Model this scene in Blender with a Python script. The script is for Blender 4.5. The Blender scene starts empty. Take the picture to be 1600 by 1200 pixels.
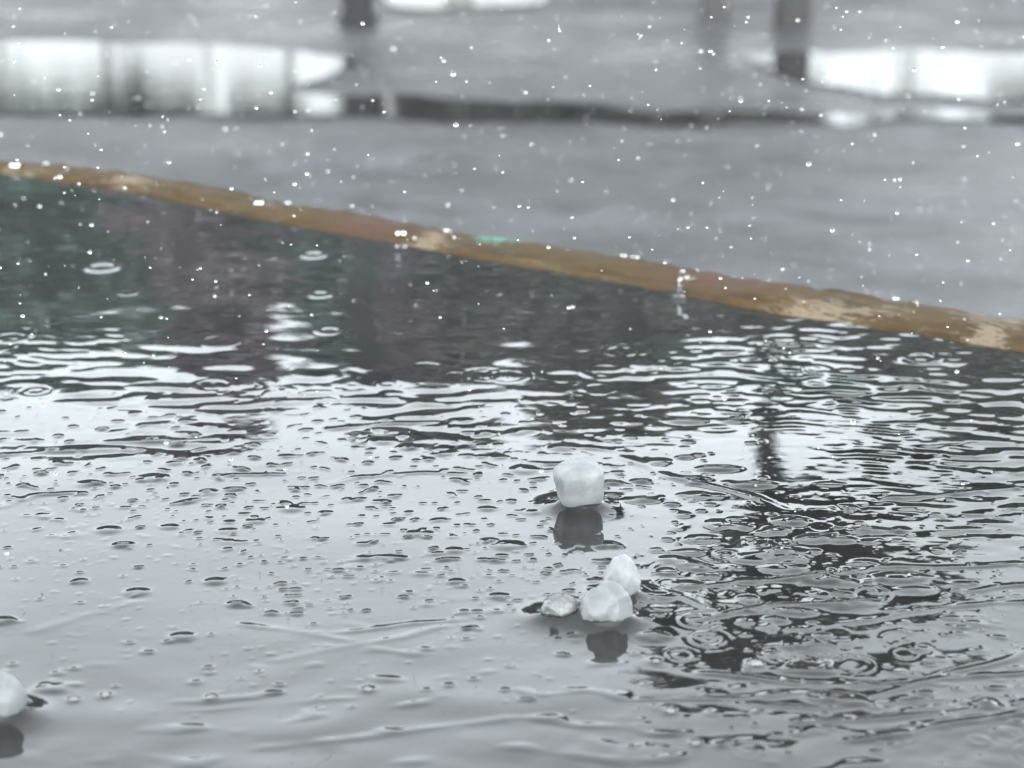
import bpy, bmesh, math, random
import numpy as np
from mathutils import Vector, noise

random.seed(7); rng = np.random.default_rng(11)
scene = bpy.context.scene
C = scene.collection
R = math.radians

# ------------------------------------------------------------------ camera
CAM_H = 0.20            # metres above the table top (table top is z = 0)
PITCH = 18.0            # degrees below the horizon
LENS = 78.0
FPX = 1600 * LENS / 36.0
cam = bpy.data.cameras.new('camera'); cam.lens = LENS; cam.sensor_width = 36
cam.clip_start = 0.02; cam.clip_end = 2000
cam.dof.use_dof = True; cam.dof.focus_distance = 0.545; cam.dof.aperture_fstop = 20.5
camo = bpy.data.objects.new('camera', cam); C.objects.link(camo)
camo.location = (0, 0, CAM_H); camo.rotation_euler = (R(90 - PITCH), 0, 0)
scene.camera = camo

# ------------------------------------------------------------------ sky and sun (overcast)
SUN_EL, SUN_AZ = 45.0, 180.0
w = bpy.data.worlds.new('World'); scene.world = w; w.use_nodes = True
nt = w.node_tree; nt.nodes.clear()
out = nt.nodes.new('ShaderNodeOutputWorld'); bg = nt.nodes.new('ShaderNodeBackground')
sky = nt.nodes.new('ShaderNodeTexSky'); sky.sky_type = 'NISHITA'; sky.sun_disc = False
sky.sun_elevation = R(SUN_EL); sky.sun_rotation = R(SUN_AZ)
sky.air_density = 1.0; sky.dust_density = 0.3; sky.ozone_density = 1.0
hs = nt.nodes.new('ShaderNodeHueSaturation'); hs.inputs['Saturation'].default_value = 0.15
hs.inputs['Value'].default_value = 1.0
tint = nt.nodes.new('ShaderNodeMix'); tint.data_type = 'RGBA'; tint.blend_type = 'MULTIPLY'
tint.inputs['Factor'].default_value = 1.0; tint.inputs['B'].default_value = (0.96, 1.005, 1.0, 1)
nt.links.new(sky.outputs[0], hs.inputs['Color']); nt.links.new(hs.outputs[0], tint.inputs['A'])
# soft cloud cover: the same gentle unevenness all round the sky
tcw = nt.nodes.new('ShaderNodeTexCoord'); ncl = nt.nodes.new('ShaderNodeTexNoise')
ncl.inputs['Scale'].default_value = 3.2; ncl.inputs['Detail'].default_value = 5
mr = nt.nodes.new('ShaderNodeMapRange'); mr.inputs['From Min'].default_value = 0.3; mr.inputs['From Max'].default_value = 0.7
mr.inputs['To Min'].default_value = 0.78; mr.inputs['To Max'].default_value = 1.12
cm = nt.nodes.new('ShaderNodeMix'); cm.data_type = 'RGBA'; cm.blend_type = 'MULTIPLY'; cm.inputs['Factor'].default_value = 1
nt.links.new(tcw.outputs['Generated'], ncl.inputs['Vector']); nt.links.new(ncl.outputs['Fac'], mr.inputs['Value'])
nt.links.new(tint.outputs['Result'], cm.inputs['A']); nt.links.new(mr.outputs[0], cm.inputs['B'])
nt.links.new(cm.outputs['Result'], bg.inputs['Color']); bg.inputs['Strength'].default_value = 0.12
nt.links.new(bg.outputs[0], out.inputs[0])

sun = bpy.data.lights.new('sun', 'SUN'); sun.energy = 0.5; sun.angle = R(110); sun.color = (1, 0.97, 0.93)
suno = bpy.data.objects.new('sun', sun); C.objects.link(suno)
suno.rotation_euler = (R(90 - SUN_EL), 0, R(180 - SUN_AZ))
vs = scene.view_settings
vs.view_transform = 'Standard'; vs.look = 'None'; vs.gamma = 1; vs.use_curve_mapping = False
vs.exposure = 3.45
scene.cycles.max_bounces = 10; scene.cycles.transmission_bounces = 8; scene.cycles.caustics_refractive = True

# ------------------------------------------------------------------ helpers
CP, SP = math.cos(R(PITCH)), math.sin(R(PITCH))
def at(px, py, z=0.0):
    """point of the horizontal plane at height z that the photograph shows at (px, py) of 1600 x 1200"""
    u, v = (px - 800) / FPX, (600 - py) / FPX
    d = (u, CP + v * SP, -SP + v * CP)
    t = (z - CAM_H) / d[2]
    return Vector((d[0] * t, d[1] * t, z))
def ray_at(px, elev, D):
    """x of a thing standing at distance D in the picture's column px (seen mirrored at that elevation)"""
    return (px - 800) / FPX * D / math.cos(R(elev))
GZ = -0.75              # the paved ground

def tag(o, label=None, cat=None, group=None, kind=None):
    if label: o['label'] = label
    if cat: o['category'] = cat
    if group: o['group'] = group
    if kind: o['kind'] = kind
    return o
def link(name, me, mat=None, parent=None, loc=None):
    o = bpy.data.objects.new(name, me); C.objects.link(o)
    if mat is not None and me is not None and not me.materials: me.materials.append(mat)
    if parent is not None: o.parent = parent
    if loc is not None: o.location = loc
    return o
def mesh(name, verts, faces, smooth=True):
    me = bpy.data.meshes.new(name); me.from_pydata([tuple(v) for v in verts], [], faces); me.update()
    if smooth: me.polygons.foreach_set('use_smooth', [True] * len(me.polygons))
    return me
def bm_mesh(name, bm, smooth=True):
    me = bpy.data.meshes.new(name); bm.to_mesh(me); bm.free()
    me.polygons.foreach_set('use_smooth', [smooth] * len(me.polygons))
    return me
def empty(name, loc):
    o = bpy.data.objects.new(name, None); C.objects.link(o); o.location = loc; o.empty_display_size = 0.05
    return o
def grid_mesh(name, co, nx, ny, keep=None):
    idx = np.arange(nx * ny).reshape(ny, nx)
    q = np.stack([idx[:-1, :-1], idx[:-1, 1:], idx[1:, 1:], idx[1:, :-1]], -1).reshape(-1, 4)
    if keep is not None:
        q = q[keep[q].all(1)]
        used = np.zeros(nx * ny, bool); used[q.ravel()] = True
        remap = np.cumsum(used) - 1; co = co[used]; q = remap[q]
    me = bpy.data.meshes.new(name)
    me.vertices.add(len(co)); me.vertices.foreach_set('co', co.astype(np.float32).ravel())
    me.loops.add(q.size); me.loops.foreach_set('vertex_index', q.astype(np.int32).ravel())
    me.polygons.add(len(q)); me.polygons.foreach_set('loop_start', (np.arange(len(q)) * 4).astype(np.int32))
    me.polygons.foreach_set('loop_total', np.full(len(q), 4, np.int32))
    me.update(calc_edges=True); me.polygons.foreach_set('use_smooth', np.ones(len(q), bool))
    return me

class Mat:
    def __init__(s, name):
        s.m = bpy.data.materials.new(name); s.m.use_nodes = True; s.t = s.m.node_tree
        s.b = s.t.nodes['Principled BSDF']
    def n(s, t, **kw):
        x = s.t.nodes.new(t)
        for k, v in kw.items():
            if k in x.inputs: x.inputs[k].default_value = v
            else: setattr(x, k, v)
        return x
    def l(s, a, b): s.t.links.new(a, b)
    def set(s, **kw):
        for k, v in kw.items(): s.b.inputs[k.replace('_', ' ')].default_value = v
        return s
    def coord(s, scale=(1, 1, 1), rz=0.0):
        tc = s.n('ShaderNodeTexCoord'); mp = s.n('ShaderNodeMapping'); mp.inputs['Scale'].default_value = scale
        src = tc.outputs['Object']
        if rz:
            m0 = s.n('ShaderNodeMapping'); m0.inputs['Rotation'].default_value = (0, 0, rz); s.l(src, m0.inputs['Vector']); src = m0.outputs[0]
        s.l(src, mp.inputs['Vector']); return mp.outputs[0]
    def noise(s, vec, scale, detail=4, rough=0.55, dist=0.0):
        x = s.n('ShaderNodeTexNoise'); x.inputs['Scale'].default_value = scale; x.inputs['Detail'].default_value = detail
        x.inputs['Roughness'].default_value = rough; x.inputs['Distortion'].default_value = dist
        s.l(vec, x.inputs['Vector']); return x.outputs['Fac']
    def ramp(s, fac, stops):
        x = s.n('ShaderNodeValToRGB'); e = x.color_ramp.elements
        while len(e) < len(stops): e.new(0.5)
        for el, (p, c) in zip(e, stops): el.position = p; el.color = (*c, 1)
        s.l(fac, x.inputs[0]); return x.outputs[0]
    def rng(s, fac, a, b, c, d):
        x = s.n('ShaderNodeMapRange'); 
        for k, v in zip(('From Min', 'From Max', 'To Min', 'To Max'), (a, b, c, d)): x.inputs[k].default_value = v
        s.l(fac, x.inputs['Value']); return x.outputs[0]
    def mix(s, fac, a, b, mode='MIX'):
        x = s.n('ShaderNodeMix', data_type='RGBA', blend_type=mode)
        for inp, v in (('Factor', fac), ('A', a), ('B', b)):
            if hasattr(v, 'links'): s.l(v, x.inputs[inp])
            elif inp == 'Factor': x.inputs[inp].default_value = v
            else: x.inputs[inp].default_value = (*v, 1)
        return x.outputs['Result']
    def bump(s, h, dist, strength=1.0):
        x = s.n('ShaderNodeBump'); x.inputs['Distance'].default_value = dist; x.inputs['Strength'].default_value = strength
        s.l(h, x.inputs['Height']); s.l(x.outputs[0], s.b.inputs['Normal'])

# ------------------------------------------------------------------ materials
def mat_water():
    M = Mat('rainwater_over_dark_paint')
    v = M.coord(); v2 = M.coord((1, 2.6, 1))
    n1 = M.noise(v, 14, 5, 0.6, 0.6); n2 = M.noise(v2, 55, 5, 0.6, 1.2)
    base = M.ramp(n1, [(0.3, (0.005, 0.0053, 0.0053)), (0.55, (0.008, 0.0083, 0.0083)), (0.75, (0.012, 0.012, 0.012))])
    pale = M.rng(n2, 0.5, 0.75, 0.0, 0.6)
    col = M.mix(pale, base, (0.013, 0.013, 0.0132))
    teal = M.rng(M.noise(M.coord((1.3, 1, 1)), 9.0, 2), 0.60, 0.70, 0, 0.35)
    col = M.mix(teal, col, (0.006, 0.025, 0.022))
    sepp = M.n('ShaderNodeSeparateXYZ'); M.l(v, sepp.inputs[0])
    yy = M.n('ShaderNodeMath', operation='ADD'); M.l(sepp.outputs[1], yy.inputs[0]); M.l(M.rng(M.noise(v, 7, 4, 0.6, 0.8), 0.3, 0.7, -0.05, 0.05), yy.inputs[1])
    silt = M.n('ShaderNodeMath', operation='MULTIPLY'); M.l(M.rng(yy.outputs[0], 0.36, 0.46, 1.0, 0.0), silt.inputs[0]); M.l(M.rng(M.noise(M.coord((1, 3.2, 1)), 38, 6, 0.62, 1.6), 0.36, 0.66, 0.05, 1.0), silt.inputs[1])
    col = M.mix(silt.outputs[0], col, (0.015, 0.0148, 0.0153))      # pale silt settled towards the near side
    col = M.mix(M.rng(yy.outputs[0], 0.56, 0.76, 0.0, 0.8), col, (0.019, 0.020, 0.020))   # paler base colour towards the far side
    M.l(col, M.b.inputs['Base Color'])
    M.set(IOR=1.333, Roughness=0.02)
    M.bump(M.noise(M.coord((1, 1.6, 1)), 260, 3, 0.5, 0.5), 0.00012, 0.06)
    return M.m
def mat_paint_edge():
    M = Mat('worn_ochre_edging')
    v = M.coord((1, 7, 7), R(32))
    a = M.n('ShaderNodeAttribute', attribute_name='chip')
    g = M.noise(v, 34, 7, 0.72, 0.4)
    col = M.ramp(g, [(0.28, (0.008, 0.0042, 0.002)), (0.5, (0.026, 0.0152, 0.0044)), (0.72, (0.042, 0.028, 0.011))])
    chips = M.rng(M.noise(M.coord((1, 5, 5), R(32)), 60, 5, 0.7), 0.62, 0.68, 0, 0.6)
    col = M.mix(chips, col, (0.055, 0.041, 0.025))
    sep = M.n('ShaderNodeSeparateColor'); M.l(a.outputs['Color'], sep.inputs[0])
    edge = M.noise(M.coord((1, 3, 3), R(32)), 150, 6, 0.75)
    for ch, c in ((0, (0.08, 0.062, 0.042)), (1, (0.05, 0.12, 0.10)), (2, (0.032, 0.016, 0.010))):
        s_ = M.n('ShaderNodeMath', operation='ADD'); M.l(sep.outputs[ch], s_.inputs[0]); M.l(M.rng(edge, 0.3, 0.7, -0.9, 0.9), s_.inputs[1])
        col = M.mix(M.rng(s_.outputs[0], 0.42, 0.62, 0, 1), col, c)
    M.l(col, M.b.inputs['Base Color'])
    M.l(M.rng(g, 0.3, 0.7, 0.55, 0.85), M.b.inputs['Roughness']); M.set(IOR=1.3, Specular_IOR_Level=0.3)
    M.bump(g, 0.0012, 0.6)
    return M.m
def mat_wood(name, c1, c2):
    M = Mat(name); g = M.noise(M.coord((14, 14, 1.2)), 9, 5, 0.6)
    M.l(M.ramp(g, [(0.3, c1), (0.7, c2)]), M.b.inputs['Base Color']); M.set(Roughness=0.55); M.bump(g, 0.002, 0.4); return M.m
def mat_metal(name, c):
    M = Mat(name); g = M.noise(M.coord(), 25, 4)
    M.l(M.ramp(g, [(0.3, tuple(x * 0.7 for x in c)), (0.7, c)]), M.b.inputs['Base Color']); M.set(Roughness=0.65, Specular_IOR_Level=0.3); return M.m
def mat_ice(k=1.0):
    M = Mat('hail_ice'); v = M.coord()
    n = M.noise(v, 330, 5, 0.6, 0.6); n2 = M.noise(v, 120, 4)
    M.l(M.ramp(n2, [(0.35, (0.10 * k, 0.106 * k, 0.109 * k)), (0.65, (0.15 * k, 0.157 * k, 0.161 * k))]), M.b.inputs['Base Color'])
    M.set(Roughness=0.22, IOR=1.31, Subsurface_Weight=0.8, Subsurface_Scale=0.004, Transmission_Weight=0.1)
    M.b.inputs['Subsurface Radius'].default_value = (0.9, 1.0, 1.1)
    M.l(M.rng(n, 0.35, 0.65, 0.3, 0.55), M.b.inputs['Roughness'])
    M.bump(n, 0.0004, 0.5); return M.m
def mat_clear_ice():
    M = Mat('melting_clear_ice'); v = M.coord(); n = M.noise(v, 240, 4)
    M.l(M.ramp(n, [(0.35, (0.12, 0.127, 0.129)), (0.65, (0.18, 0.188, 0.19))]), M.b.inputs['Base Color'])
    M.set(Roughness=0.12, IOR=1.31, Transmission_Weight=0.4, Subsurface_Weight=0.3, Subsurface_Scale=0.003)
    M.bump(n, 0.0004, 0.4); return M.m
def mat_shell():
    M = Mat('clear_ice_skin'); v = M.coord(); n = M.noise(v, 190, 4, 0.55, 0.4)
    M.set(Base_Color=(0.96, 0.985, 0.99, 1), IOR=1.31, Transmission_Weight=1.0)
    M.l(M.rng(n, 0.35, 0.65, 0.12, 0.4), M.b.inputs['Roughness']); M.bump(n, 0.0003, 0.25); return M.m
def mat_drop():
    M = Mat('clear_raindrop'); M.set(Base_Color=(1, 1, 1, 1), Roughness=0.0, IOR=1.333, Transmission_Weight=1.0); return M.m
def mat_ground():
    M = Mat('wet_asphalt')
    v = M.coord(); vw = M.coord((0.55, 1, 1))
    big = M.noise(vw, 0.9, 5, 0.6, 0.4); mid = M.noise(vw, 4.2, 5, 0.6); fine = M.noise(v, 90, 3)
    col = M.ramp(mid, [(0.3, (0.018, 0.0185, 0.020)), (0.7, (0.062, 0.063, 0.068))])
    blot = M.rng(M.noise(vw, 11, 4, 0.6, 0.5), 0.45, 0.6, 0, 0.9)
    col = M.mix(blot, col, (0.016, 0.017, 0.018))
    col = M.mix(M.rng(fine, 0.35, 0.7, 0, 0.5), col, (0.02, 0.021, 0.023))
    M.l(col, M.b.inputs['Base Color'])
    comb = M.n('ShaderNodeMath', operation='ADD'); M.l(M.rng(big, 0.3, 0.7, -0.12, 0.25), comb.inputs[0]); M.l(M.rng(mid, 0.3, 0.7, 0.2, 0.5), comb.inputs[1])
    M.l(comb.outputs[0], M.b.inputs['Roughness']); M.set(IOR=1.36)
    M.bump(M.noise(v, 28, 6, 0.7), 0.02, 0.7)
    return M.m
def mat_puddle():
    M = Mat('puddle_water'); M.set(Base_Color=(0.012, 0.0125, 0.013, 1), Roughness=0.05, IOR=1.33)
    M.bump(M.noise(M.coord((0.5, 1, 1)), 22, 5), 0.003, 0.2); return M.m
def mat_leaf(name, c1, c2, c3):
    M = Mat(name); g = M.noise(M.coord(), 2.3, 4, 0.6); r = M.noise(M.coord(), 40, 2)
    col = M.ramp(g, [(0.3, c1), (0.5, c2), (0.7, c3)])
    col = M.mix(M.rng(r, 0.4, 0.65, 0, 0.45), col, c3)
    M.l(col, M.b.inputs['Base Color']); M.set(Roughness=0.5, IOR=1.4); return M.m
def mat_bark(name, c1, c2):
    M = Mat(name); g = M.noise(M.coord((5, 5, 1)), 8, 5, 0.7)
    M.l(M.ramp(g, [(0.3, c1), (0.7, c2)]), M.b.inputs['Base Color']); M.set(Roughness=0.7); M.bump(g, 0.01, 0.7); return M.m

WATER, EDGE, ICE, CLEAR, DROP = mat_water(), mat_paint_edge(), mat_ice(0.93), mat_clear_ice(), mat_drop()
SHELL = mat_shell(); ICE_WHITE = mat_ice(1.05); ICE_GREY = mat_ice(0.8)
GROUND, PUDDLE = mat_ground(), mat_puddle()
WOOD = mat_wood('dark_painted_wood', (0.03, 0.032, 0.033), (0.05, 0.052, 0.053))
CHARCOAL = mat_metal('charcoal_metal', (0.007, 0.0075, 0.0095))
STAKE = mat_wood('weathered_stake_wood', (0.007, 0.0072, 0.008), (0.013, 0.0135, 0.0145))
GREEN = mat_leaf('dark_green_leaves', (0.040, 0.070, 0.062), (0.064, 0.104, 0.090), (0.085, 0.132, 0.112))
PURPLE = mat_leaf('purple_leaves', (0.078, 0.058, 0.074), (0.122, 0.096, 0.116), (0.155, 0.128, 0.148))
GREYGREEN = mat_leaf('grey_green_needles', (0.052, 0.056, 0.048), (0.078, 0.083, 0.072), (0.102, 0.107, 0.094))
YOUNG = mat_leaf('young_tree_leaves', (0.016, 0.018, 0.014), (0.024, 0.027, 0.022), (0.034, 0.037, 0.03))
PALE_BARK = mat_bark('pale_grey_bark', (0.2, 0.2, 0.195), (0.42, 0.42, 0.41))
BARK = mat_bark('dark_bark', (0.007, 0.0068, 0.0068), (0.017, 0.0165, 0.0165))

# ------------------------------------------------------------------ ground and puddles
gs = 600
gm = mesh('ground', [(-gs, -gs, GZ), (gs, -gs, GZ), (gs, gs, GZ), (-gs, gs, GZ)], [(0, 1, 2, 3)], False)
tag(link('ground', gm, GROUND), kind='structure')

def puddle(pts, seed, wob=0.05):
    """closed wobbly outline through photograph points lying on the ground, as a thin sheet of water"""
    P = [at(x, y, GZ) for x, y in pts]; n = len(P); outl = []
    for i in range(n):
        p0, p1, p2, p3 = (P[(i + k - 1) % n] for k in range(4))
        for k in range(14):
            t = k / 14
            q = 0.5 * ((2 * p1) + (p2 - p0) * t + (2 * p0 - 5 * p1 + 4 * p2 - p3) * t * t + (3 * p1 - p0 - 3 * p2 + p3) * t ** 3)
            q = q + Vector((noise.noise((q.x * 4, q.y * 4, seed)), noise.noise((q.x * 4, q.y * 4, seed + 9)), 0)) * wob \
                  + Vector((noise.noise((q.x * 13, q.y * 13, seed)), noise.noise((q.x * 13, q.y * 13, seed + 9)), 0)) * wob * 0.5
            outl.append((q.x, q.y, GZ + 0.004))
    bm = bmesh.new(); f = bm.faces.new([bm.verts.new(p) for p in outl]); bmesh.ops.triangulate(bm, faces=[f])
    if sum((fc.normal.z for fc in bm.faces)) < 0: bmesh.ops.reverse_faces(bm, faces=bm.faces)
    return tag(link('puddle', bm_mesh('puddle', bm, False), PUDDLE), kind='structure')
puddle([(-900, 60), (-300, 70), (0, 66), (300, 70), (400, 76), (480, 86), (535, 96), (515, 116), (470, 142), (560, 152), (640, 150), (800, 162), (930, 166), (1060, 176), (1200, 172), (1340, 182), (1500, 174), (1640, 182), (1900, 180), (1900, 192), (1640, 196), (1480, 188), (1330, 197), (1200, 190), (1060, 199), (900, 192), (760, 190), (600, 184), (300, 181), (0, 180), (-500, 185), (-900, 150)], 1.0)
puddle([(1150, 86), (1230, 82), (1300, 86), (1380, 81), (1500, 86), (1600, 82), (1750, 84), (2100, 90), (2400, 120), (2100, 150), (1750, 164), (1640, 152), (1560, 160), (1480, 148), (1400, 152), (1330, 134), (1260, 126), (1200, 106)], 8.5, 0.07)
puddle([(590, -20), (700, -26), (840, -12), (850, 6), (760, 12), (620, 12)], 3.0, 0.03)

# ------------------------------------------------------------------ the table
E0, E1 = at(0, 255, 0), at(1600, 500, 0)
ED = (E1 - E0).normalized(); EN = Vector((ED.y, -ED.x, 0))
if EN.y > 0: EN = -EN                                     # points from the far edge towards the camera
TL0, TL1, TW = -0.85, 1.15, 0.82                          # extent along the edge, depth of the table
def tp(s, t, z=0.0): return E0 + ED * s + EN * t + Vector((0, 0, z))
RIMW, RIMH = 0.031, 0.0028
tcen = tp((TL0 + TL1) / 2, TW / 2, 0)
table = empty('table', (tcen.x, tcen.y, GZ))
tag(table, 'low wet outdoor table with worn ochre brown edging in the foreground', 'table')
off = -Vector((tcen.x, tcen.y, GZ))
def tmesh(name, me, mat):
    for v_ in me.vertices: v_.co += off
    return link(name, me, mat, table)
def slab(s0, s1, t0, t1, z0, z1, bev=0.0):
    bm = bmesh.new(); vs_ = [bm.verts.new(tp(s, t, z)) for z in (z0, z1) for s, t in ((s0, t0), (s1, t0), (s1, t1), (s0, t1))]
    for f in ((0, 1, 2, 3), (7, 6, 5, 4), (4, 5, 1, 0), (5, 6, 2, 1), (6, 7, 3, 2), (7, 4, 0, 3)): bm.faces.new([vs_[i] for i in f])
    bmesh.ops.recalc_face_normals(bm, faces=bm.faces)
    if bev: bmesh.ops.bevel(bm, geom=bm.edges[:], offset=bev, segments=2, profile=0.5, affect='EDGES')
    return bm
tmesh('table_top', bm_mesh('table_top', slab(TL0 + RIMW, TL1 - RIMW, RIMW, TW - RIMW, -0.034, -0.003), False), WOOD)
for s in (TL0 + 0.12, TL1 - 0.12):
    for t in (0.12, TW - 0.12):
        tmesh('leg', bm_mesh('leg', slab(s - 0.035, s + 0.035, t - 0.035, t + 0.035, GZ, -0.034, 0.004), False), WOOD)
for t in (0.10, TW - 0.10):
    tmesh('apron', bm_mesh('apron', slab(TL0 + 0.155, TL1 - 0.155, t - 0.012, t + 0.012, -0.12, -0.0342), False), WOOD)

CHIPS = [  # (s-range found from photograph columns, t-fraction, channel, strength) worn patches on the far edging
    (1335, 0.8, 0.028, 0.22, 0), (1400, 0.6, 0.02, 0.18, 0), (1580, 0.2, 0.03, 0.3, 0), (1592, 0.85, 0.012, 0.3, 0), (722, 0.75, 0.016, 0.4, 0),
    (215, 0.6, 0.02, 0.3, 0), (795, 0.1, 0.022, 0.35, 1), (615, 0.5, 0.035, 0.5, 2), (1160, 0.4, 0.04, 0.4, 2),
    (60, 0.95, 0.02, 0.3, 0)]
def rim_width(s): return float(np.clip(0.62 + 0.55 * s / 0.445, 0.5, 1.2))     # worn narrower towards the left
def rim_bow(s): return 0.009 * math.exp(-((s - 0.08) / 0.07) ** 2) - 0.003 * math.exp(-((s - 0.36) / 0.06) ** 2)
def edging(a, b, inward, far=False):
    """one length of raised edging board from a to b, with a rounded worn profile and an uneven lip"""
    L = (b - a).length; d = (b - a).normalized(); n = int(L / 0.004)
    prof = [(0.0, -0.034), (-0.0005, -0.006), (0.002, -0.0005), (0.006, RIMH * 0.9), (0.014, RIMH), (0.022, RIMH * 0.85), (0.0275, RIMH * 0.2), (0.031, -0.003), (0.031, -0.034)]
    V, F, cols = [], [], []
    cc = []; s_ref = (E0 - a).dot(d)
    if far:
        for px, tf, rs, rt, ch in CHIPS:
            q = at(px, 255 + (500 - 255) * px / 1600, 0); cc.append(((q - a).dot(d), tf, rs * 0.5, rt, ch))
    for i in range(n + 1):
        s = L * i / n; p = a + d * s
        sr = (s - s_ref) if far else 1.0; wf = rim_width(sr) if far else 1.0; bow = rim_bow(sr) if far else 0.0
        for j, (t, z) in enumerate(prof):
            wob = 0.0018 * noise.noise((s * 30, t * 60, 3.1)) + 0.0016 * noise.noise((s * 110, t * 90, 7.7)) + 0.0012 * noise.noise((s * 260, t * 200, 1.7)) if 1 <= j <= 7 else 0
            wt = 0.003 * noise.noise((s * 14, 1.3, j * 0.2)) if j >= 5 and j <= 6 else 0.0012 * noise.noise((s * 25, 5.3, 0))
            V.append(p + inward * (t * wf + wt - bow) + Vector((0, 0, z + wob * 0.6)))
            c = [0, 0, 0, 1]
            for s0, tf, rs, rt, ch in cc:
                e = ((s - s0) / rs) ** 2 + ((t / RIMW - tf) / rt) ** 2
                c[ch] = max(c[ch], math.exp(-e) * 0.95)
            cols.append(c)
    m = len(prof)
    for i in range(n):
        for j in range(m - 1): F.append((i * m + j, i * m + j + 1, (i + 1) * m + j + 1, (i + 1) * m + j))
    F.append(tuple(range(m))[::-1]); F.append(tuple(n * m + j for j in range(m)))
    me = mesh('edging', V, F)
    at_ = me.color_attributes.new('chip', 'FLOAT_COLOR', 'POINT')
    at_.data.foreach_set('color', np.array(cols, np.float32).ravel())
    bm = bmesh.new(); bm.from_mesh(me); bmesh.ops.recalc_face_normals(bm, faces=bm.faces); bm.to_mesh(me); bm.free()
    return me
z0 = Vector((0, 0, 0))
tmesh('edging', edging(tp(TL0, 0), tp(TL1, 0), EN, True), EDGE)
tmesh('edging', edging(tp(TL0, TW), tp(TL1, TW), -EN), EDGE)
tmesh('edging', edging(tp(TL0, RIMW + 0.001), tp(TL0, TW - RIMW - 0.001), ED), EDGE)
tmesh('edging', edging(tp(TL1, RIMW + 0.001), tp(TL1, TW - RIMW - 0.001), -ED), EDGE)

# ------------------------------------------------------------------ hailstones (centres and sizes measured on the table)
MM = 0.001
def hail_spec(px, py_base, rx, ry, rz):
    p = at(px, py_base, 0); return (p.x, p.y + ry * 0.75, rx, ry, rz)
H_BLOCK = hail_spec(906, 800, 5.7 * MM, 5.2 * MM, 6.0 * MM)
H_TOP   = hail_spec(972, 938, 4.0 * MM, 3.8 * MM, 5.3 * MM)
H_FRONT = hail_spec(950, 982, 5.4 * MM, 4.3 * MM, 5.8 * MM)
H_CLEAR = hail_spec(876, 972, 4.3 * MM, 3.3 * MM, 3.6 * MM)
H_LEFT  = hail_spec(-8, 1130, 5.6 * MM, 5.0 * MM, 5.8 * MM)
SMALL = [(1180, 1038, 1.5), (1025, 1034, 0.9), (575, 1078, 1.0), (330, 1090, 1.0), (1048, 1112, 1.1), (115, 1093, 0.9), (165, 1086, 0.9), (1540, 1098, 1.0), (1088, 1162, 0.9)]

# ------------------------------------------------------------------ the sheet of rainwater: a real height field
def spaced(lo, hi, f):
    v = [lo]
    while v[-1] < hi: v.append(v[-1] + f(v[-1]))
    return np.array(v)
gx = spaced(-1.05, 1.25, lambda x: 0.00042 if abs(x) < 0.235 else min(0.009, 0.00042 + (abs(x) - 0.235) * 0.12))
gy = spaced(-0.75, 1.5, lambda y: (0.00062 + max(0, y - 0.45) * 0.0014) if 0.35 < y < 0.97 else min(0.009, 0.0008 + (0.35 - y if y <= 0.35 else y - 0.97) * 0.12))
nx, ny = len(gx), len(gy)
Hh = np.zeros((ny, nx), np.float32)
X, Y = np.meshgrid(gx.astype(np.float32), gy.astype(np.float32))

def band(n, lam0, lam1, ang0, spread, slope, seed):
    """sum of n sine trains: wavelengths lam0..lam1 (m), travelling near ang0 (deg from +x), rms slope in degrees"""
    r = np.random.default_rng(seed); out = np.zeros_like(X)
    for _ in range(n):
        lam = math.exp(r.uniform(math.log(lam0), math.log(lam1))); a = math.radians(ang0 + r.normal() * spread); k = 2 * math.pi / lam
        out += np.float32(math.tan(math.radians(slope)) * math.sqrt(2 / n) / k) * np.sin(np.float32(k * math.cos(a)) * X + np.float32(k * math.sin(a)) * Y + np.float32(r.uniform(0, 6.28)))
    return out
def blob(px, py, rx, ry):
    """soft patch on the table: centre at a photograph point, radii in photograph pixels"""
    p = at(px, py, 0); q = at(px + rx, py, 0); a = at(px, py - ry, 0); b = at(px, py + ry, 0)
    sx = abs(q.x - p.x); sy = np.where(Y > p.y, a.y - p.y, p.y - b.y)
    return np.exp(-(((X - p.x * Y / p.y) / (sx * Y / p.y)) ** 2 + ((Y - p.y) / sy) ** 2)).astype(np.float32)
def patchy(lam, seed, lo=0.0, hi=1.0, ani=1.0):
    r = np.random.default_rng(seed); o = np.zeros_like(X)
    for _ in range(14):
        a = r.uniform(0, 6.28); k = 2 * math.pi / (lam * r.uniform(0.6, 1.6))
        o += np.sin(np.float32(k * math.cos(a) / ani) * X + np.float32(k * math.sin(a)) * Y + np.float32(r.uniform(0, 6.28)))
    o = o / math.sqrt(7) * 0.5
    return np.clip((o - lo) / (hi - lo), 0, 1).astype(np.float32)

# long slow swell everywhere, steeper towards the far edge
far_y = at(800, 575).y; mid_y = at(800, 655).y
ramp_far = np.clip((Y - mid_y) / (far_y - mid_y), 0, 1)
vy = at(800, 500).y; hump = ramp_far * np.clip(1 - 0.8 * (Y - far_y) / (vy - far_y), 0.22, 1)
Hh += band(18, 0.05, 0.14, 90, 60, 0.30, 1)
Hh += band(30, 0.008, 0.04, 90, 34, 0.9, 2) * (0.10 + 0.9 * hump) * (0.35 + patchy(0.05, 21, -0.4, 0.7, 2.5))
Hh += band(26, 0.004, 0.008, 90, 26, 1.3, 3) * (0.05 + 0.7 * hump) * patchy(0.06, 22, -0.2, 0.7, 2.0)
# wind ripples on the right half
mr_ = np.clip(blob(1480, 660, 420, 150) + 0.35 * blob(1120, 600, 200, 80) + 0.2 * blob(1560, 900, 300, 160), 0, 1)
Hh += band(34, 0.005, 0.013, 97, 20, 2.1, 4) * mr_ * (0.35 + patchy(0.04, 23, -0.5, 0.5, 2.0))
Hh += band(24, 0.003, 0.006, 95, 25, 2.0, 5) * mr_ * patchy(0.03, 24, -0.3, 0.6)
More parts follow.
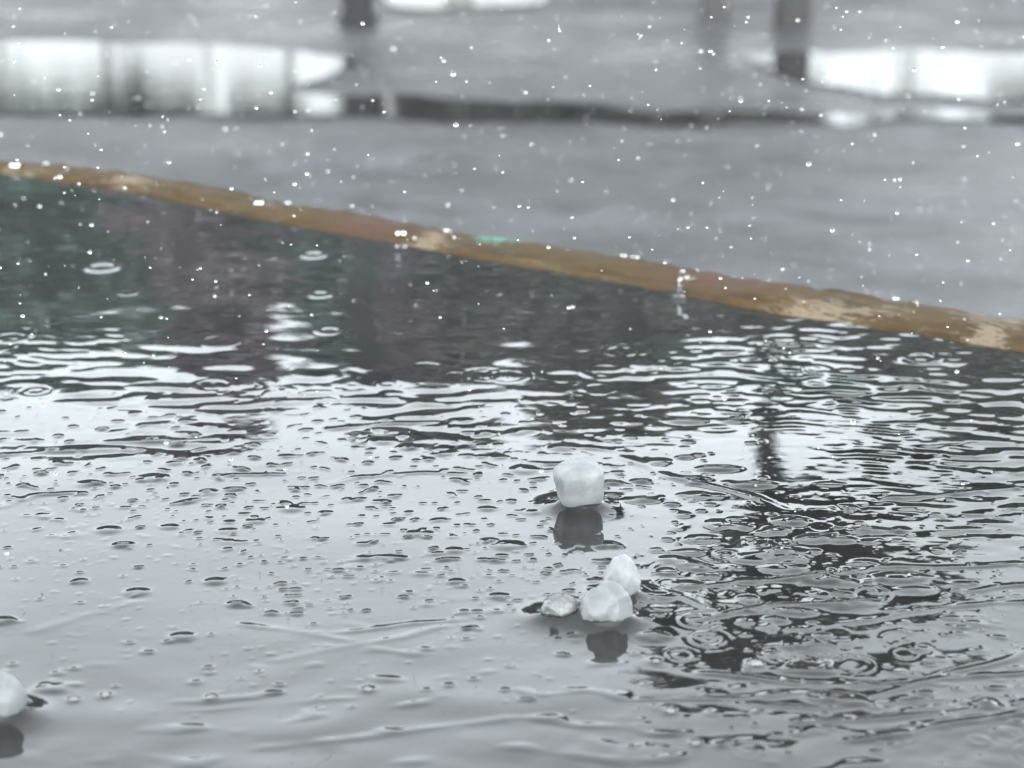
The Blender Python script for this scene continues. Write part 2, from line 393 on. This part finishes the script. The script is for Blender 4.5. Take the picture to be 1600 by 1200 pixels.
# dark broken streaks at the left, where the wavy far water meets the smooth near water
ml = np.clip(blob(180, 650, 330, 60) + blob(620, 640, 260, 40) + 0.8 * blob(250, 690, 150, 25), 0, 1)
Hh += band(30, 0.006, 0.014, 92, 16, 2.6, 6) * ml * patchy(0.035, 25, -0.25, 0.6, 2.0)
# loose low undulation in the near water
near = np.clip((at(800, 930).y - Y) / 0.08, 0, 1)
Hh += band(24, 0.012, 0.035, 100, 35, 1.0, 7) * near
Hh += band(24, 0.004, 0.010, 100, 30, 1.1, 8) * near * patchy(0.04, 26, 0.0, 0.7, 2.0) * (0.4 + 0.9 * blob(1350, 1120, 420, 120))

def crests(seed, lam0, lam1, ang, spread, thr, h, ani_mask):
    f = band(26, lam0, lam1, ang, spread, 1.0, seed); f /= f.std()
    e = np.clip(f - thr, 0, None); e = e * e / (e + 0.25)
    return (h * e * ani_mask).astype(np.float32)
mid_m = np.clip(blob(300, 730, 600, 80) + 0.35 * blob(950, 740, 260, 70), 0, 1)
Hh += crests(51, 0.004, 0.009, 90, 40, 1.2, 0.0003, mid_m)
Hh += crests(52, 0.0025, 0.006, 95, 45, 1.5, 0.0003, np.clip(blob(600, 830, 700, 120) + 0.35 * blob(1450, 900, 400, 200), 0, 1))
Hh += crests(53, 0.006, 0.016, 100, 30, 1.0, 0.0002, np.clip(blob(1450, 1080, 420, 130) + 0.6 * blob(600, 1100, 600, 120), 0, 1))
calm = 1 - 0.8 * blob(1010, 715, 240, 52) - 0.9 * blob(1212, 720, 75, 60) - 0.85 * blob(1200, 885, 190, 85)
Hh *= np.clip(calm, 0.12, 1)
def stamp(cx, cy, rad, fn):
    i0, i1 = np.searchsorted(gx, (cx - rad, cx + rad)); j0, j1 = np.searchsorted(gy, (cy - rad, cy + rad))
    if i1 - i0 < 2 or j1 - j0 < 2: return
    dx = X[j0:j1, i0:i1] - cx; dy = Y[j0:j1, i0:i1] - cy
    Hh[j0:j1, i0:i1] += fn(dx, dy).astype(np.float32)
def dome(p, r, h, pw=4.0, asp=1.0):
    stamp(p.x, p.y, r * 2.4 * max(1, asp), lambda dx, dy: h * np.exp(-(((dx / asp) ** 2 + dy ** 2) / r ** 2) ** (pw / 2)))
def ring(p, r0, lam, h, wd):
    def f(dx, dy):
        r = np.sqrt(dx * dx + dy * dy); return h * np.cos(2 * math.pi * (r - r0) / lam) * np.exp(-((r - r0) / wd) ** 2)
    stamp(p.x, p.y, r0 + wd * 2.6, f)
def ridge(pts, wd, h, seed=0.0):
    """a travelling wave front: a narrow crest along a line of photograph points, waxing and waning"""
    P = [at(x, y, 0) for x, y in pts]
    for a, b in zip(P[:-1], P[1:]):
        L = (b - a).length; n = max(2, int(L / 0.0012)); d = (b - a) / n; u = (b - a).normalized(); nrm = Vector((-u.y, u.x, 0))
        for i in range(n):
            c = a + d * i; k = noise.noise((c.x * 90, c.y * 90, seed)); c2 = c + nrm * (0.0022 * noise.noise((c.x * 60, c.y * 60, seed + 4)))
            hh = h * max(0.0, 0.55 + 0.9 * k)
            stamp(c2.x, c2.y, wd * 3.5, lambda dx, dy: hh * 0.55 * np.exp(-((dx / 0.0022) ** 2 + (dy / wd) ** 2)))

# small raised pimples and half-sunk bubbles scattered over the smooth water
def scatter(n, x0, x1, y0, y1, r0, r1, h0, h1, seed, asp=(1.0, 1.8)):
    r = random.Random(seed)
    for _ in range(n):
        p = at(r.uniform(x0, x1), r.uniform(y0, y1), 0); k = r.random() ** 3.5
        rad = (r0 + (r1 - r0) * k) * MM
        hh = (h0 + (h1 - h0) * r.random()) * rad; dome(p, rad, hh, r.choice((2.0, 3.0, 4.0)), r.uniform(*asp))
        for _k in range(r.choice((0, 0, 1, 2))):          # runs together with a smaller neighbour
            q = p + Vector((r.uniform(-1.8, 1.8), r.uniform(-1.1, 1.1), 0)) * rad; dome(q, rad * r.uniform(0.4, 0.8), hh * r.uniform(0.3, 0.9), 3.0, r.uniform(*asp))
scatter(50, -150, 1150, 700, 800, 0.45, 2.0, 0.03, 0.2, 31)
scatter(100, -150, 1000, 780, 900, 0.45, 1.9, 0.03, 0.2, 32)
scatter(170, 350, 1000, 840, 960, 0.5, 1.3, 0.10, 0.20, 33)
scatter(90, -150, 900, 950, 1120, 0.5, 1.15, 0.08, 0.16, 34)
scatter(70, 700, 1250, 640, 790, 0.5, 2.4, 0.10, 0.24, 35, (1.2, 2.6))
scatter(150, 1000, 1750, 740, 960, 0.6, 2.0, 0.04, 0.14, 36, (1.0, 2.4))
scatter(190, 980, 1750, 960, 1180, 0.6, 1.8, 0.05, 0.13, 37, (1.0, 2.4))
for px, py, r_, h_ in [(240, 748, 3.2, .55), (140, 757, 2.6, .45), (170, 829, 2.6, .5), (265, 824, 1.8, .4), (190, 853, 2.0, .45), (195, 852, 2.0, .4), (455, 795, 2.6, .55), (400, 815, 2.0, .4), (325, 770, 2.2, .4),
                       (336, 909, 2.2, .6), (370, 945, 2.0, .6), (284, 996, 2.6, .6), (125, 909, 1.8, .4), (215, 926, 2.6, .5), (5, 971, 2.4, .6), (80, 1075, 3.0, .5), (795, 853, 3.2, .5), (713, 909, 1.8, .5), (780, 932, 2.0, .5),
                       (640, 700, 2.4, .5), (600, 690, 2.6, .5), (325, 1043, 1.2, .35), (436, 1070, 1.2, .35), (1030, 722, 2.6, .5), (880, 700, 3.0, .5), (1090, 775, 3.0, .5), (820, 735, 3.2, .5)]:
    dome(at(px, py), r_ * MM * 0.85, h_ * MM * 0.5, 3.0, 1.25)
# drop impacts: dense overlapping rings right of the hail, a few elsewhere
r = random.Random(77)
for _ in range(26):
    px, py = r.gauss(1200, 95), r.gauss(875, 62)
    if 700 < px < 1500 and 760 < py < 1000:
        ring(at(px, py), r.uniform(0.8, 4.2) * MM, r.uniform(1.5, 2.6) * MM, r.uniform(0.02, 0.05) * MM, r.uniform(0.9, 1.8) * MM)
for _ in range(90):                               # half-sunk bubbles crowding the same patch
    px, py = r.gauss(1200, 105), r.gauss(885, 58)
    if 1010 < px < 1480 and 770 < py < 1005:
        q = r.random() ** 1.6; rad_ = (0.8 + 2.6 * q) * MM; dome(at(px, py), rad_, rad_ * r.uniform(0.05, 0.13), r.choice((3.0, 4.0, 5.0)), r.uniform(1.0, 1.9))
for _ in range(24):
    px, py = r.uniform(1000, 1650), r.uniform(760, 1180)
    ring(at(px, py), r.uniform(1, 4.5) * MM, r.uniform(1.8, 3.0) * MM, r.uniform(0.02, 0.045) * MM, r.uniform(1.0, 2.0) * MM)
for px, py, rr, hh in [(160, 418, 5, .24), (490, 398, 4, .2), (500, 460, 3.5, .14), (1140, 930, 5, .07), (1290, 918, 6, .07), (1440, 560, 5, .14)]:
    ring(at(px, py), rr * MM, 10.0 * MM, hh * MM, 1.7 * MM)
for _ in range(60):                               # impacts over the far water
    p = at(r.uniform(-100, 1500), r.uniform(330, 640)); ring(p, r.uniform(2, 7) * MM, r.uniform(3, 5) * MM, r.uniform(0.012, 0.045) * MM, r.uniform(1.5, 2.5) * MM)
# travelling wave fronts
FR = [([(915, 700), (960, 706), (1020, 735), (1100, 757), (1170, 775), (1235, 800)], .9, .22), 
      ([(1390, 780), (1480, 772), (1600, 760)], .9, .2), ([(1080, 915), (1230, 902), (1420, 888), (1640, 878)], .9, .24), ([(1520, 925), (1640, 910)], .9, .24),
      ([(1080, 968), (1200, 950), (1380, 940)], .8, .16), ([(1100, 1050), (1250, 1068), (1380, 1072), (1480, 1060), (1640, 1040)], .9, .22), ([(1330, 1155), (1440, 1142), (1640, 1112)], .9, .24),
      ([(1000, 1095), (1180, 1085), (1340, 1088)], .8, .18), ([(1370, 1090), (1500, 1050), (1640, 1005)], .8, .18), ([(0, 795), (60, 772), (125, 768)], .8, .2), ([(280, 788), (320, 778), (365, 765)], .7, .2),
      ([(340, 744), (420, 742), (475, 735)], .8, .22), ([(0, 712), (80, 708), (140, 704)], 1.0, .25), ([(170, 690), (260, 692), (340, 684)], 1.0, .25), ([(520, 672), (610, 662), (680, 656)], 1.0, .25),
      ([(515, 755), (560, 742), (660, 738), (730, 742)], .7, .18), ([(830, 722), (900, 726)], .8, .22), ([(960, 905), (1060, 930), (1130, 965)], .8, .2), ([(500, 985), (600, 980), (720, 968), (800, 945)], .9, .09),
      ([(400, 1170), (600, 1150), (800, 1120)], 1.2, .08), ([(280, 1110), (420, 1095), (560, 1090)], 1.0, .07), ([(380, 975), (460, 985), (560, 1000)], 1.0, .09), ([(430, 1032), (560, 1005), (700, 975)], 1.0, .08),
      ([(60, 990), (130, 960), (230, 940)], 1.2, .08), ([(1150, 1100), (1300, 1105), (1480, 1085)], .8, .16), ([(1250, 1130), (1400, 1122), (1560, 1105)], .8, .16), ([(1250, 985), (1400, 960), (1640, 935)], .8, .14)]
for i, (pts, wd, h) in enumerate(FR): ridge(pts, wd * MM, h * MM, i * 3.3)
# two fresh drop craters in the near water
for px, py, rad, dep in [(1262, 1025, 4.0, 0.45)]:
    p = at(px, py); dome(p, rad * MM, -dep * MM, 2.4, 1.2); ring(p, rad * 1.9 * MM, rad * 2.2 * MM, dep * 0.12 * MM, rad * 0.7 * MM)
# water climbs the hailstones
def meniscus(cx, cy, rx, ry, h, lam):
    def f(dx, dy):
        q = np.sqrt((dx / rx) ** 2 + (dy / ry) ** 2); d = np.maximum(0, (q - 0.86)) * (rx + ry) * 0.5
        return h * np.exp(-(d / lam))
    stamp(cx, cy, max(rx, ry) + lam * 7, f)
for (cx, cy, rx, ry, rz), h, lam in ((H_BLOCK, 2.3, 2.3), (H_TOP, 1.6, 2.2), (H_FRONT, 2.4, 2.8), (H_CLEAR, 1.5, 2.4), (H_LEFT, 2.4, 2.8)):
    meniscus(cx, cy, rx, ry, h * MM, lam * MM)
for px, py, d in SMALL:
    p = at(px, py); meniscus(p.x, p.y, d * MM, d * MM, 0.25 * MM, 0.8 * MM)

rel = (X - E0.x) * EN.x + (Y - E0.y) * EN.y; alo = (X - E0.x) * ED.x + (Y - E0.y) * ED.y
wfa = np.clip(0.62 + 0.55 * alo / 0.445, 0.5, 1.2) * 0.0235 - 0.009 * np.exp(-((alo - 0.08) / 0.07) ** 2) + 0.003 * np.exp(-((alo - 0.36) / 0.06) ** 2)
keep = ((rel > wfa) & (rel < TW - 0.0215) & (alo > TL0 + 0.0215) & (alo < TL1 - 0.0215)).ravel()
co = np.stack([X.ravel(), Y.ravel(), Hh.ravel()], 1)
wo = link('rainwater', grid_mesh('rainwater', co, nx, ny, keep), WATER)
tag(wo, 'thin sheet of rippled rainwater lying on the table top', kind='structure')

# ------------------------------------------------------------------ hailstones
def hailstone(name, spec, mat, seed, expo=2.0, sink=0.35, rough=0.06, taper=0.0, flat=(), core=None):
    cx, cy, rx, ry, rz = spec
    bm = bmesh.new(); bmesh.ops.create_icosphere(bm, subdivisions=5, radius=1)
    for v in bm.verts:
        d = v.co.normalized()
        q = (abs(d.x) ** expo + abs(d.y) ** expo + abs(d.z) ** expo) ** (-1 / expo)
        k = q * (1 + rough * noise.noise(d * 1.6 + Vector((seed, 0, 0))) + rough * 0.5 * noise.noise(d * 4 + Vector((0, seed, 0))) + rough * 0.16 * noise.noise(d * 11 + Vector((0, 0, seed))))
        p = d * k
        for nrm, dist in flat:
            n_ = Vector(nrm).normalized(); e = p.dot(n_) - dist
            if e > 0: p -= n_ * e * 0.85
        f = 1 + taper * p.z
        v.co = Vector((p.x * rx * f, p.y * ry * f, p.z * rz))
    me_ = bm_mesh(name, bm); loc_ = (cx, cy, rz * (1 - sink) + 0.0006)
    if core is None: return link(name, me_, mat, None, loc_)
    o_ = link(name, me_, SHELL, None, loc_)
    k_, dx, dy, dz = core; cm_ = me_.copy(); cm_.materials.clear()
    for v in cm_.vertices:
        v.co *= k_ * (1 + 0.10 * noise.noise(v.co * 260 + Vector((seed, 1, 2))))
    link('cloudy_core', cm_, mat, o_, (dx * rx, dy * ry, dz * rz))
    return o_
o = hailstone('hailstone', H_BLOCK, ICE, 3.3, 3.6, 0.16, 0.05, 0.09, ())
o.rotation_euler = (R(4), R(-5), R(14))
tag(o, 'blocky white hailstone standing alone with its dark mirror image before it', 'hailstone', 'hailstones on the wet table')
o = hailstone('hailstone', H_TOP, ICE_WHITE, 8.1, 2.2, 0.34, 0.12, -0.10, (((0.8, -0.3, 0.55), 0.86), ((-0.75, -0.2, 0.6), 0.88)))
tag(o, 'bright white hailstone touching behind the larger one in the cluster', 'hailstone', 'hailstones on the wet table')
o = hailstone('hailstone', H_FRONT, ICE_GREY, 1.7, 2.1, 0.46, 0.12, -0.16, (((0.7, -0.6, 0.4), 0.86), ((-0.6, -0.7, 0.35), 0.88), ((0.1, -0.3, 1), 0.86)))
o.rotation_euler = (0, R(18), 0)
tag(o, 'largest cracked looking hailstone at the front of the three stone cluster', 'hailstone', 'hailstones on the wet table')
o = hailstone('hailstone', H_CLEAR, CLEAR, 5.5, 2.0, 0.62, 0.10, 0.0, core=(0.86, 0.03, 0, 0))
tag(o, 'low half melted glassy hailstone at the left of the cluster', 'hailstone', 'hailstones on the wet table')
o = hailstone('hailstone', H_LEFT, ICE_GREY, 9.9, 2.1, 0.5, 0.06, 0.0)
tag(o, 'round white hailstone cut off by the left edge of the picture', 'hailstone', 'hailstones on the wet table')
pel = None
for i, (px, py, d) in enumerate(SMALL):
    p = at(px, py, 0)
    if pel is None: pel = o = hailstone('ice_grain', (p.x, p.y, MM, 0.8 * MM, 0.5 * MM), CLEAR, 2.2, 2.0, 0.4, 0.15)
    else: o = pel.copy(); C.objects.link(o)
    o.scale = (d, d, d); o.location = (p.x, p.y, 0.0001); o.rotation_euler = (0, 0, i * 1.3)
    tag(o, 'tiny white ice grain melting on the near water', 'ice grain', 'tiny ice grains on the near water')

# ------------------------------------------------------------------ posts at the far side of the paving
def post(name, px, py, w_, h, mat, label, cat):
    p = at(px, py, GZ); e = empty(name, p); tag(e, label, cat)
    bm = bmesh.new(); bmesh.ops.create_cube(bm, size=1)
    for v in bm.verts: v.co = Vector((v.co.x * w_, v.co.y * w_, (v.co.z + 0.5) * h))
    bmesh.ops.bevel(bm, geom=bm.edges[:], offset=w_ * 0.09, segments=2, affect='EDGES')
    link('shaft', bm_mesh('shaft', bm, False), mat, e)
    bm = bmesh.new(); bmesh.ops.create_cube(bm, size=1)
    for v in bm.verts:
        k = 1.18 if v.co.z < 0 else 0.5
        v.co = Vector((v.co.x * w_ * k, v.co.y * w_ * k, h + (v.co.z + 0.5) * w_ * 0.5))
    link('cap', bm_mesh('cap', bm, False), mat, e)
    bm = bmesh.new(); bmesh.ops.create_cube(bm, size=1)
    for v in bm.verts: v.co = Vector((v.co.x * w_ * 1.25, v.co.y * w_ * 1.25, (v.co.z + 0.5) * 0.012))
    link('base_plate', bm_mesh('base_plate', bm, False), mat, e)
    return e
post('metal_post', 560, 32, 0.085, 2.65, CHARCOAL, 'tall dark metal post standing alone at the far left of the paving', 'post')
post('wooden_stake', 1117, 30, 0.07, 1.5, STAKE, 'thin dark stake left of the slim young tree', 'stake')

# ------------------------------------------------------------------ trees, seen mirrored in the water
def tube(bm, pts, rad, seg=8):
    rings = []
    for i, p in enumerate(pts):
        d = (pts[min(i + 1, len(pts) - 1)] - pts[max(i - 1, 0)]).normalized()
        a = d.orthogonal().normalized(); b = d.cross(a)
        rings.append([bm.verts.new(p + (a * math.cos(k * 6.2832 / seg) + b * math.sin(k * 6.2832 / seg)) * rad[i]) for k in range(seg)])
    for r0, r1 in zip(rings[:-1], rings[1:]):
        for k in range(seg): bm.faces.new((r0[k], r0[(k + 1) % seg], r1[(k + 1) % seg], r1[k]))
    bm.faces.new(rings[-1])
def leaf_mass(clumps, n, size, seed):
    """leaf-sized quads spread through ellipsoid clumps (centre, radii)"""
    r = np.random.default_rng(seed); V = []; vol = np.array([c[1][0] * c[1][1] * c[1][2] for c in clumps]) ** 0.8; vol /= vol.sum()
    for (c, rad), k in zip(clumps, np.maximum(20, (vol * n).astype(int))):
        d = r.normal(size=(k, 3)); d /= np.linalg.norm(d, axis=1)[:, None]
        p = d * (r.random((k, 1)) ** 0.45) * np.array(rad) + np.array(c)
        a = r.normal(size=(k, 3)); a /= np.linalg.norm(a, axis=1)[:, None]
        b = np.cross(a, r.normal(size=(k, 3))); b /= np.linalg.norm(b, axis=1)[:, None]
        s = size * r.uniform(0.6, 1.15, (k, 1))
        V.append(np.stack([p - a * s, p + b * s * 0.5, p + a * s, p - b * s * 0.5], 1))
    V = np.concatenate(V).reshape(-1, 3)
    me = bpy.data.meshes.new('crown'); nq = len(V) // 4
    me.vertices.add(len(V)); me.vertices.foreach_set('co', V.astype(np.float32).ravel())
    me.loops.add(nq * 4); me.loops.foreach_set('vertex_index', np.arange(nq * 4, dtype=np.int32))
    me.polygons.add(nq); me.polygons.foreach_set('loop_start', np.arange(0, nq * 4, 4, dtype=np.int32)); me.polygons.foreach_set('loop_total', np.full(nq, 4, np.int32))
    me.update(calc_edges=True); return me
def tree(name, x, y, h, bottom, width, trunk_r, leaf, label, seed, n=5000, size=0.06, conical=0.0, group='trees beyond the paving', lobes=14, skirt=0):
    e = empty(name, (x, y, GZ)); tag(e, label, 'tree', group)
    r = random.Random(seed); bm = bmesh.new()
    pts = [Vector((0.04 * r.uniform(-1, 1) * (i > 0), 0.04 * r.uniform(-1, 1) * (i > 0), (h * 0.9) * i / 6)) for i in range(7)]
    tube(bm, pts, [trunk_r * (1.2 if i == 0 else 1 - 0.06 * i) for i in range(7)])
    cl = []
    for k in range(lobes):
        t = (k + r.random()) / lobes; z = bottom + (h - bottom) * (0.12 + 0.8 * t)
        prof = math.sin(math.pi * (0.16 + 0.72 * t)) * (1 - conical) + conical * (1 - t * 0.92)
        a = r.uniform(0, 6.28); d = width * 0.5 * prof * r.uniform(0.25, 0.62)
        rad = width * 0.5 * max(0.25, prof) * r.uniform(0.52, 0.78); c = Vector((math.cos(a) * d, math.sin(a) * d, z))
        cl.append((c, (rad, rad, min((h - bottom) * 0.22, rad * r.uniform(0.6, 0.95)))))
        if k % 2 == 0:
            b0 = Vector((0, 0, max(bottom * 0.8, z - rad * 1.1))); tube(bm, [b0, (b0 + c) / 2 + Vector((0, 0, 0.04)), c], [trunk_r * 0.45, trunk_r * 0.3, trunk_r * 0.12], 5)
    link('trunk', bm_mesh('trunk', bm), BARK if name == 'young_tree' else PALE_BARK, e)
    link('crown', leaf_mass(cl, n, size, seed), leaf, e)
    if skirt: tag(link('hanging_twigs', leaf_mass([(Vector((0, 0, 1.1)), (width * 0.5, width * 0.5, 0.62))], skirt, size, seed + 50), leaf, e), kind='stuff')   # thin loose growth under the crown
    return e
# pale wall added out of view behind the trees to brighten the puddle reflections
def wall_mat(name, c1, c2):
    M = Mat(name); g = M.noise(M.coord((1, 1, 0.35)), 1.1, 6, 0.65); f = M.noise(M.coord(), 30, 4)
    M.l(M.ramp(g, [(0.32, c1), (0.6, c2)]), M.b.inputs['Base Color']); M.set(Roughness=0.85, Specular_IOR_Level=0.2); M.bump(f, 0.006, 0.4); return M.m
WALLM = wall_mat('pale_render', (0.54, 0.54, 0.55), (0.64, 0.65, 0.65)); COPE = wall_mat('coping_stone', (0.13, 0.13, 0.13), (0.2, 0.2, 0.2))
WY, WH = 24.0, 3.5
gw = empty('added_reflector_wall', (0, WY, GZ)); tag(gw, 'long pale unseen wall added behind the row of trees to brighten the puddles', 'wall')
def wbox(name, x0, x1, y0, y1, z0_, z1, mat, bev=0.0):
    bm = bmesh.new(); bmesh.ops.create_cube(bm, size=1)
    for v in bm.verts: v.co = Vector((x0 + (v.co.x + .5) * (x1 - x0), y0 + (v.co.y + .5) * (y1 - y0), z0_ + (v.co.z + .5) * (z1 - z0_)))
    if bev: bmesh.ops.bevel(bm, geom=bm.edges[:], offset=bev, segments=2, affect='EDGES')
    return link(name, bm_mesh(name, bm, False), mat, gw)
for k in range(-7, 8):
    x = k * 4.4
    wbox('pier', x - 0.19, x + 0.19, -0.19, 0.19, 0, WH + 0.16, WALLM, 0.01); wbox('pier_cap', x - 0.24, x + 0.24, -0.24, 0.24, WH + 0.161, WH + 0.23, COPE, 0.012)
    if k < 7:
        wbox('wall_panel', x + 0.191, x + 4.209, -0.1, 0.1, 0, WH, WALLM); wbox('coping', x + 0.192, x + 4.208, -0.15, 0.15, WH + 0.001, WH + 0.06, COPE, 0.01)
D = 14.0
def col_x(px, d): return (px - 800) / FPX * d * 1.052
def top(elev, d): return d * math.tan(R(elev)) - CAM_H - GZ
specs = [  # column in the photograph, distance, elevation of the top, underside of the crown, width
    (-330, 13.5, 17.0, 1.43, 3.0), (-130, 14.2, 17.2, 1.43, 2.8), (40, 13.6, 16.9, 1.43, 2.6), (200, 14.3, 16.6, 1.43, 2.4), (470, 14.4, 17.2, 1.43, 2.1)]
LG = ['dark green tree farthest left beyond the paving', 'dark green tree second from the left beyond the paving', 'dark green tree third from the left beyond the paving',
      'dark green tree just left of the purple leaved trees', 'dark green tree between the two purple leaved trees']
for i, (px, d, el, bo, wd) in enumerate(specs):
    tree('broadleaf_tree', col_x(px, d), d, top(el + 1.3, d), bo, wd, 0.02, GREEN, LG[i], 100 + i, 19000, 0.1, lobes=26)
tree('purple_tree', col_x(350, 11.8), 11.8, top(20.2, 11.8), 1.7, 1.1, 0.02, PURPLE, 'wider upright purple leaved tree beyond the paving', 201, 9000, 0.07, lobes=18)
tree('purple_tree', col_x(612, 11.4), 11.4, top(20.0, 11.4), 1.7, 0.52, 0.02, PURPLE, 'narrow upright purple leaved tree behind the tall metal post', 202, 5500, 0.065, lobes=18)
LE = ['tall grey green evergreen right of the purple leaved trees', 'tall grey green evergreen second to the right of the purple leaved trees', 'grey green evergreen left of the slim young tree']
for i, (px, d, el, wd) in enumerate([(730, 13.0, 19.2, 2.3), (890, 13.4, 19.4, 2.4), (1050, 13.8, 18.4, 2.0)]):
    tree('evergreen_tree', col_x(px, d), d, top(el + 1.0, d), 0.8 if i < 2 else 1.2, wd, 0.09, GREYGREEN, LE[i], 300 + i, 16000, 0.1, conical=0.0, lobes=30)
LR = ['grey green tree directly behind the slim young tree', 'grey green tree first right of the slim young tree', 'grey green tree second right of the slim young tree', 'grey green tree farthest right beyond the paving']
for i, (px, d, el, wd) in enumerate([(1205, 14.5, 18.2, 1.5), (1390, 13.7, 19.6, 1.7), (1590, 14.4, 20.2, 1.9), (1800, 14.0, 20.4, 2.0)]):
    tree('broadleaf_tree', col_x(px, d), d, top(el + 0.2, d), 1.32, wd * 1.2, 0.02, GREYGREEN, LR[i], 400 + i, 14000, 0.11, lobes=24)
pt = at(1238, 36, GZ)
tree('young_tree', pt.x, pt.y, top(25.2, pt.y), top(20.9, pt.y), 1.0, 0.044, YOUNG, 'slim young tree with a bare stem and small round crown near the paving', 500, 6000, 0.04, lobes=9)

# ------------------------------------------------------------------ falling rain
NR = 32000
P = np.stack([rng.uniform(-0.55, 0.55, NR), rng.triangular(0.43, 0.6, 1.25, NR), rng.uniform(-0.4, 0.55, NR)], 1)
rad = rng.gamma(1.8, 0.000088, NR) + 0.00013
relp = (P[:, 0] - E0.x) * EN.x + (P[:, 1] - E0.y) * EN.y
P = P[(relp < -0.01) | (P[:, 2] > 0.004)]; rad = rad[:len(P)]
fy = P[:, 1] * CP - (P[:, 2] - CAM_H) * SP; uy = P[:, 1] * SP + (P[:, 2] - CAM_H) * CP
inview = (np.abs(P[:, 0] / fy) < 0.24) & (np.abs(uy / fy) < 0.18)
blur = 0.0039 * np.abs(1 / 0.545 - 1 / fy) * FPX
score = np.where(inview, (rad / fy * FPX) / (1 + 0.12 * blur), -1)
order = np.argsort(-score); hero = order[:250]; rest = order[250:]
bm = bmesh.new(); bmesh.ops.create_icosphere(bm, subdivisions=3, radius=1)
for v in bm.verts: v.co.z *= 0.88 if v.co.z < 0 else 0.98
drop_me = bm_mesh('raindrop', bm); drop_me.materials.append(DROP)
for i in hero:
    o = bpy.data.objects.new('raindrop', drop_me); C.objects.link(o); o.location = P[i]; o.scale = (rad[i],) * 3
    tag(o, 'clear falling raindrop hanging in the air as a bright speck', 'raindrop', 'raindrops falling in front of the scene')
bm = bmesh.new(); bmesh.ops.create_icosphere(bm, subdivisions=1, radius=1); bm.verts.ensure_lookup_table()
bv = np.array([v.co[:] for v in bm.verts]); bf = np.array([[v.index for v in f.verts] for f in bm.faces]); bm.free()
V = (bv[None] * rad[rest][:, None, None] + P[rest][:, None, :]).reshape(-1, 3); F = (bf[None] + (np.arange(len(rest)) * len(bv))[:, None, None]).reshape(-1, 3)
me = bpy.data.meshes.new('rain'); me.vertices.add(len(V)); me.vertices.foreach_set('co', V.astype(np.float32).ravel())
me.loops.add(F.size); me.loops.foreach_set('vertex_index', F.astype(np.int32).ravel())
me.polygons.add(len(F)); me.polygons.foreach_set('loop_start', (np.arange(len(F)) * 3).astype(np.int32)); me.polygons.foreach_set('loop_total', np.full(len(F), 3, np.int32))
me.update(calc_edges=True); me.polygons.foreach_set('use_smooth', np.ones(len(F), bool))
tag(link('rain', me, DROP), 'countless finer raindrops filling the air', 'rain', kind='stuff')

# ------------------------------------------------------------------ water beads on the edging and a few splashes
bv_, bf_ = [], []
rb = random.Random(5)
for k in range(70):
    s_ = rb.uniform(-0.1, 0.6); t_ = rb.uniform(0.1, 0.7) * RIMW * rim_width(s_) - rim_bow(s_); c = tp(s_, t_, RIMH * 0.8); r0 = rb.uniform(0.7, 1.9) * MM; b0 = len(bv_)
    for j in range(4):
        ph = j / 3 * math.pi / 2
        for i in range(10):
            a = i * math.pi / 5; bv_.append(c + Vector((math.cos(a) * math.cos(ph) * r0 * 1.2, math.sin(a) * math.cos(ph) * r0, math.sin(ph) * r0 * 0.7)))
    for j in range(3):
        for i in range(10): bf_.append((b0 + j * 10 + i, b0 + j * 10 + (i + 1) % 10, b0 + (j + 1) * 10 + (i + 1) % 10, b0 + (j + 1) * 10 + i))
    bf_.append(tuple(b0 + i for i in range(9, -1, -1)))
tag(link('water_beads', mesh('water_beads', bv_, bf_), DROP), 'small beads of rainwater sitting on the brown table edging', 'water beads', kind='stuff')
def splash(px, py, hgt, rad_, seed, label):
    p = at(px, py, 0.0); r_ = random.Random(seed); bm = bmesh.new(); n = 20
    prof = [(1.0, 0.0), (1.05, 0.25), (1.18, 0.5), (1.12, 0.5), (0.95, 0.22), (0.5, 0.1), (0.22, 0.3), (0.14, 0.7), (0.10, 1.0), (0.001, 1.1)]
    tip = [0.6 + 0.8 * r_.random() for _ in range(n)]
    rings = [[bm.verts.new((math.cos(i * 6.2832 / n) * q * rad_, math.sin(i * 6.2832 / n) * q * rad_, z * hgt * (tip[i] if 0.2 < z < 0.6 and q > 0.9 else 1))) for i in range(n)] for q, z in prof]
    for a, b in zip(rings[:-1], rings[1:]):
        for i in range(n): bm.faces.new((a[i], a[(i + 1) % n], b[(i + 1) % n], b[i]))
    for k in range(7):
        g = bmesh.ops.create_icosphere(bm, subdivisions=2, radius=r_.uniform(0.3, 0.7) * MM); off_ = Vector((r_.uniform(-1.6, 1.6) * rad_, r_.uniform(-1.6, 1.6) * rad_, r_.uniform(0.7, 2.2) * hgt))
        for v in g['verts']: v.co += off_
    bmesh.ops.recalc_face_normals(bm, faces=bm.faces)
    tag(link('rain_splash', bm_mesh('rain_splash', bm), DROP, None, p), label, 'splash', 'rain splashes on the table')
splash(1062, 462, 0.006, 0.0018, 1, 'tall thin rain splash jumping up from the brown table edging')
